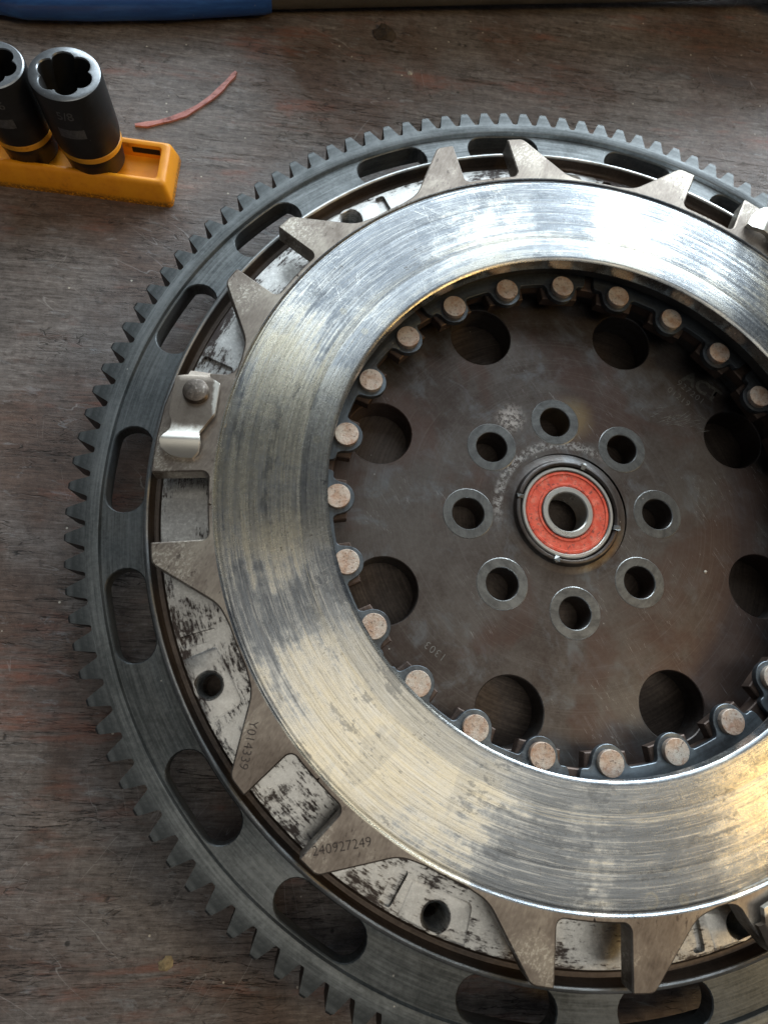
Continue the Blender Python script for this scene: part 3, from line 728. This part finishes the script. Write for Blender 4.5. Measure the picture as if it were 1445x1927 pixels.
# clip
CL = [(-104.9, 27.3), (-99.9, 26.9), (-100.0, 25.8), (-99.6, 24.8), (-97.8, 24.7), (-97.4, 23.9), (-98.1, 15.6), (-101.4, 10.4), (-100.9, 7.8), (-101.4, 5.5), (-103.0, 4.0), (-105.7, 4.2), (-108.3, 4.8), (-110.0, 6.2), (-110.4, 7.9), (-109.9, 8.9), (-108.2, 11.0), (-108.2, 13.5), (-108.9, 15.0), (-108.2, 24.2), (-107.8, 25.5), (-105.3, 25.4)]
def clip_part(rot):
    mb = MB()
    pts = ccw(CL)
    # dense grid clipped to the outline through row slicing: rows along y
    rows = []
    ys = [27.2-0.5*i for i in range(47)]
    def span(y):
        xs = []
        for i in range(len(pts)):
            (x0, y0), (x1, y1) = pts[i-1], pts[i]
            if (y0-y)*(y1-y) < 0: xs.append(x0+(x1-x0)*(y-y0)/(y1-y0))
        return (min(xs), max(xs)) if len(xs) >= 2 else None
    def zc(y):
        if y > 25.2: return 25.0-(y-25.2)*0.55
        if y > 12.5: return 25.0
        if y > 8.6: return 25.0+0.9*((12.5-y)/3.9)**1.5
        return 25.9-((8.6-y)/4.6)**1.6*2.2
    for y in ys:
        sp = span(y)
        if sp: rows.append([(sp[0]+(sp[1]-sp[0])*i/8, y, zc(y)) for i in range(9)])
    T = [[mb.vert(*p) for p in row] for row in rows]
    B = [[mb.vert(p[0], p[1], p[2]-1.35) for p in row] for row in rows]
    for i in range(len(T)-1): mb.bridge(T[i], T[i+1], False); mb.bridge(B[i+1], B[i], False)
    L = [t_[0] for t_ in T]; Lb = [t_[0] for t_ in B]; mb.bridge(L, Lb, False)
    Rr = [t_[-1] for t_ in T]; Rb = [t_[-1] for t_ in B]; mb.bridge(Rb, Rr, False)
    mb.bridge(T[0], B[0], False); mb.bridge(B[-1], T[-1], False)
    o = ppart(mb, 'retaining_clip', 'clip', pl, 40); o.rotation_euler = (0, 0, R(rot))
    md = o.modifiers.new('bevel', 'BEVEL'); md.width = 0.00035; md.segments = 2; md.limit_method = 'ANGLE'; md.angle_limit = R(50)
    rm = MB(); rm.lathe([(3.2, 22.7), (3.2, 25.9), (2.95, 26.5), (2.3, 26.75), (0.001, 26.8)], 32, False, -102.8, 20.9)
    q = ppart(rm, 'rivet', 'clip_rivet', o)
    return o
for rt in (0, -120, 120): clip_part(rt)

# ------------------------------------------------------------------ socket rail and sockets
rail = empty('socket_rail', -165, 115.4, ZT); tag(rail, 'orange plastic rail holding the two black sockets', 'socket rail')
rail.rotation_euler = (0, 0, R(-3.0))
def rpart(mb, name, mat, smooth=40):
    o = mb.build(name, mat, rail, smooth, (0, 0, 0)); o.location = (0, 0, 0); return o
mb = MB()
L0, L1, W2, H = -55, 43.5, 10.2, 8.0
def rr_(x0, x1, w_, rad): return rounded([(x0, -w_), (x1, -w_), (x1, w_), (x0, w_)], rad, 5)
a = mb.ring(rr_(L0, L1, W2, 1.6), 0); b_ = mb.ring(rr_(L0, L1-0.3, W2-0.3, 1.6), 2.2); c_ = mb.ring(rr_(L0+1, L1-1.4, W2-1.7, 1.6), H-0.9)
d_ = mb.ring(rr_(L0+1.5, L1-2.1, W2-2.4, 1.5), H-0.1); e_ = mb.ring(rr_(L0+2, L1-2.9, W2-3.1, 1.4), H)
f_ = mb.ring(rr_(L0+3, L1-4.2, W2-4.0, 1.2), H-0.35); g_ = mb.ring(rr_(L0+3.3, L1-4.6, W2-4.3, 1.0), H-1.2); h_ = mb.ring(rr_(L0+3.5, L1-4.8, W2-4.5, 0.9), 3.2)
for u, v in zip((a, b_, c_, d_, e_, f_, g_), (b_, c_, d_, e_, f_, g_, h_)): mb.bridge(u, v)
mb.cap([h_], True); mb.cap([a], False)
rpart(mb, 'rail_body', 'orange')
mb = MB(); extrude(mb, [(29.5, 5.72), (38.5, 5.72), (38.5, 6.02), (29.5, 6.02)], 4.6, 6.6, 0.05); rpart(mb, 'catch_slot', 'darkhole', 0)
def socket(x, y, zb, ht, ro, label, size_text, lean, rot):
    s_ = empty('impact_socket', x, y, zb); tag(s_, label, 'socket', 'black sockets on the orange rail')
    s_.rotation_euler = (R(lean[0]), R(lean[1]), 0)
    def sp(mb, name, mat, smooth=35, parent=s_):
        o = mb.build(name, mat, parent, smooth, (0, 0, 0)); o.location = (0, 0, 0); return o
    n = 96
    ri = ro*0.78
    mb = MB()
    body = mb.lathe([(ro*0.62, 0), (ro*0.80, 0.0), (ro*0.86, 0.6), (ro*0.90, 5.2), (ro*0.92, 5.6), (ro*0.93, 7.4), (ro*0.945, 7.45), (ro*0.945, 9.6), (ro*0.965, 9.65), (ro, 12.5), (ro, ht-0.9), (ro*0.975, ht-0.25)], n)
    mb.cap([body[0]], False)
    sp(mb, 'body', 'black')
    # lobed mouth
    def lobe(k, tw):
        out = []
        for i in range(n):
            th = 2*pi*i/n
            u = ((th*6/(2*pi)) % 1.0)
            v = abs(sin(pi*u))**0.75
            out.append((ri*(0.80+0.185*v)*k*cos(th+tw), ri*(0.80+0.185*v)*k*sin(th+tw)))
        return out
    tw = R(rot)
    mb = MB()
    o0 = mb.ring([(ro*0.975*cos(2*pi*i/n), ro*0.975*sin(2*pi*i/n)) for i in range(n)], ht-0.25)
    o1 = mb.ring([(ro*0.935*cos(2*pi*i/n), ro*0.935*sin(2*pi*i/n)) for i in range(n)], ht)
    i0 = mb.ring(lobe(1.03, tw), ht); i1 = mb.ring(lobe(1.0, tw), ht-0.35)
    mb.bridge(o0, o1); mb.cap([o1, i0], True); mb.bridge(i0, i1)
    sp(mb, 'rim', 'socket_rim', 35)
    mb = MB(); prev = mb.ring(lobe(1.0, tw), ht-0.35)
    for k in range(1, 9):
        cur = mb.ring(lobe(1.0-0.03*k, tw+R(5*k)), ht-0.35-k*1.9); mb.bridge(prev, cur); prev = cur
    mb.cap([prev], True)
    sp(mb, 'bore', 'black', 30)
    mb = MB(); mb.lathe([(ro*0.945, 7.55), (ro*0.965, 7.75), (ro*0.965, 9.3), (ro*0.945, 9.5)], n); sp(mb, 'colour_band', 'band')
    # size print wrapped on the barrel
    for txt, size, zc_, bold in ((size_text, 3.6, ht-5.2, 0.02),):
        me = text_mesh(txt, size, bold); R0 = ro+0.03; a0 = R(-92)
        for v in me.vertices:
            a_ = a0+v.co.x/R0; v.co = (R0*cos(a_)*MM, R0*sin(a_)*MM, (zc_+v.co.y)*MM)
        me.materials.clear(); me.materials.append(M['ink'])
        q = bpy.data.objects.new('size_print', me); COL.objects.link(q); q.parent = s_
    mb = MB()
    R0 = ro+0.02; k0 = []; k1 = []
    for i in range(9):
        a_ = R(-92)+(i-4)*0.095; k0.append(mb.vert(R0*cos(a_), R0*sin(a_), ht-12.6)); k1.append(mb.vert(R0*cos(a_), R0*sin(a_), ht-9.6))
    mb.bridge(k0, k1, False)
    sp(mb, 'printed_patch', 'ink', 30)
    return s_
socket(-145.6, 115.0, -5.0, 30.0, 9.8, 'larger black socket marked 5/8 with orange band, nearest the rail end', '5/8', (0, 0), 12)
socket(-165.5, 116.5, -5.0, 29.0, 8.9, 'black socket cut by the left photo edge, beside the larger one', '9/16', (0, 0), 20)

# ------------------------------------------------------------------ tool along the far edge
tool = empty('long_hand_tool', -140, 195, ZT); tag(tool, 'long tool with blue grip and dark shaft along the far edge of the bench', 'tool')
tool.rotation_euler = (0, 0, R(9.5))
def tpart(mb, name, mat, smooth=40):
    o = mb.build(name, mat, tool, smooth, (0, 0, 0)); o.location = (0, 0, 0); return o
def bar(mb, stations, nseg=28, pw=3.0):
    rings = []
    for (x, yc, zc_, hy, hz) in stations:
        ring = []
        for i in range(nseg):
            a_ = 2*pi*i/nseg; cc, ss = cos(a_), sin(a_)
            ring.append(mb.vert(x, yc+hy*abs(cc)**(2/pw)*math.copysign(1, cc), zc_+hz*abs(ss)**(2/pw)*math.copysign(1, ss)))
        rings.append(ring)
    for u, v in zip(rings, rings[1:]): mb.bridge(u, v)
    mb.f.append(tuple(rings[0])); mb.f.append(tuple(rings[-1]))
mb = MB()
bar(mb, [(-100, 1, 5, 15, 5), (-52, 1, 5, 15, 5), (-47, 1, 5.4, 16, 5.4), (-40, 0.5, 6, 18, 6), (-20, 0, 6.2, 18.5, 6.2), (10, 0, 6.2, 18, 6.2), (42, 1, 6, 16.5, 6), (44.5, 1, 6, 15.8, 5.6)], 40, 3.0)
tpart(mb, 'blue_grip', 'blue')
mb = MB()
bar(mb, [(44.6, 1.5, 22, 15, 20.5), (120, 1.5, 23.5, 15, 20.5), (260, 1.5, 26, 15, 20.5)], 36, 9.0)
tpart(mb, 'shaft', 'shaft')
mb = MB()
bar(mb, [(260.1, 4, 19, 24, 19), (320, 4, 19, 24, 19)], 28, 6.0)
tpart(mb, 'tool_head', 'shaft')

# ------------------------------------------------------------------ small loose things
def strip(name, line, width, mat, label, cat):
    mb = MB(); top = []; n = len(line)
    l, r_ = [], []
    for i, (x, y) in enumerate(line):
        x0, y0 = line[max(0, i-1)]; x1, y1 = line[min(n-1, i+1)]
        d = Vector((x1-x0, y1-y0)).normalized(); w_ = width*(1+0.25*sin(i*2.1))*(0.35 if i in (0, n-1) else 1)
        l.append((x-d.y*w_/2, y+d.x*w_/2)); r_.append((x+d.y*w_/2, y-d.x*w_/2))
    o = mb.ring(l, ZT+0.9); p = mb.ring(r_, ZT+0.75); q = mb.ring(l, ZT+0.05); s_ = mb.ring(r_, ZT+0.05)
    mb.bridge(o, p, False); mb.bridge(p, s_, False); mb.bridge(s_, q, False); mb.bridge(q, o, False)
    mb.f.append((o[0], p[0], s_[0], q[0])); mb.f.append((o[-1], p[-1], s_[-1], q[-1]))
    ob = mb.build(name, mat, None, 30, (line[n//2][0], line[n//2][1], ZT)); return tag(ob, label, cat)
ln = [(-137.2, 134.5), (-133.4, 135.2), (-129.6, 136.6), (-125.4, 138.6), (-121.1, 141.3), (-116.9, 145.2), (-112.8, 149.7), (-110.2, 153.4), (-107.8, 157.5), (-106.2, 160.2), (-105.3, 162.1)]
strip('gasket_strip', ln, 1.6, 'pink', 'curved pink gasket scrap on the bench beside the orange rail', 'gasket scrap')
def lump(name, x, y, z, r, flat, mat, label, cat, n=3):
    b = bmesh.new(); bmesh.ops.create_icosphere(b, subdivisions=n-1, radius=1)
    for v in b.verts:
        k = random.uniform(0.65, 1.2); v.co = Vector((v.co.x*r*k*MM, v.co.y*r*k*random.uniform(0.7, 1.0)*MM, max(-0.15, v.co.z)*r*flat*k*MM))
    me = bpy.data.meshes.new(name); b.to_mesh(me); b.free(); me.materials.append(M[mat])
    o = bpy.data.objects.new(name, me); COL.objects.link(o); o.location = P(x, y, z+0.15*r*flat); return tag(o, label, cat)
lump('putty_lump', -52, 188.5, ZT, 4.6, 0.4, 'dirt', 'dark brown lump of dirt in the shade of the long tool', 'dirt lump')
lump('paint_chip', -42.6, 171.0, ZT, 1.0, 0.4, 'chip', 'tiny pale chip on the bench above the gear ring', 'chip')
lump('paint_chip', 40.4, -16.8, hubz(39.6, -17.2), 0.5, 0.6, 'chip', 'tiny pale chip on the hub right of the red bearing', 'chip')
lump('red_flake', 80.5, 123.0, Z_G-0.1, 1.9, 0.15, 'redflake', 'tiny red flake on the gear ring near the right photo edge', 'flake')
lump('tan_crumb', -105.6, -113.8, ZT, 1.9, 0.25, 'crumb', 'small tan crumb on the bench below the gear teeth', 'crumb')
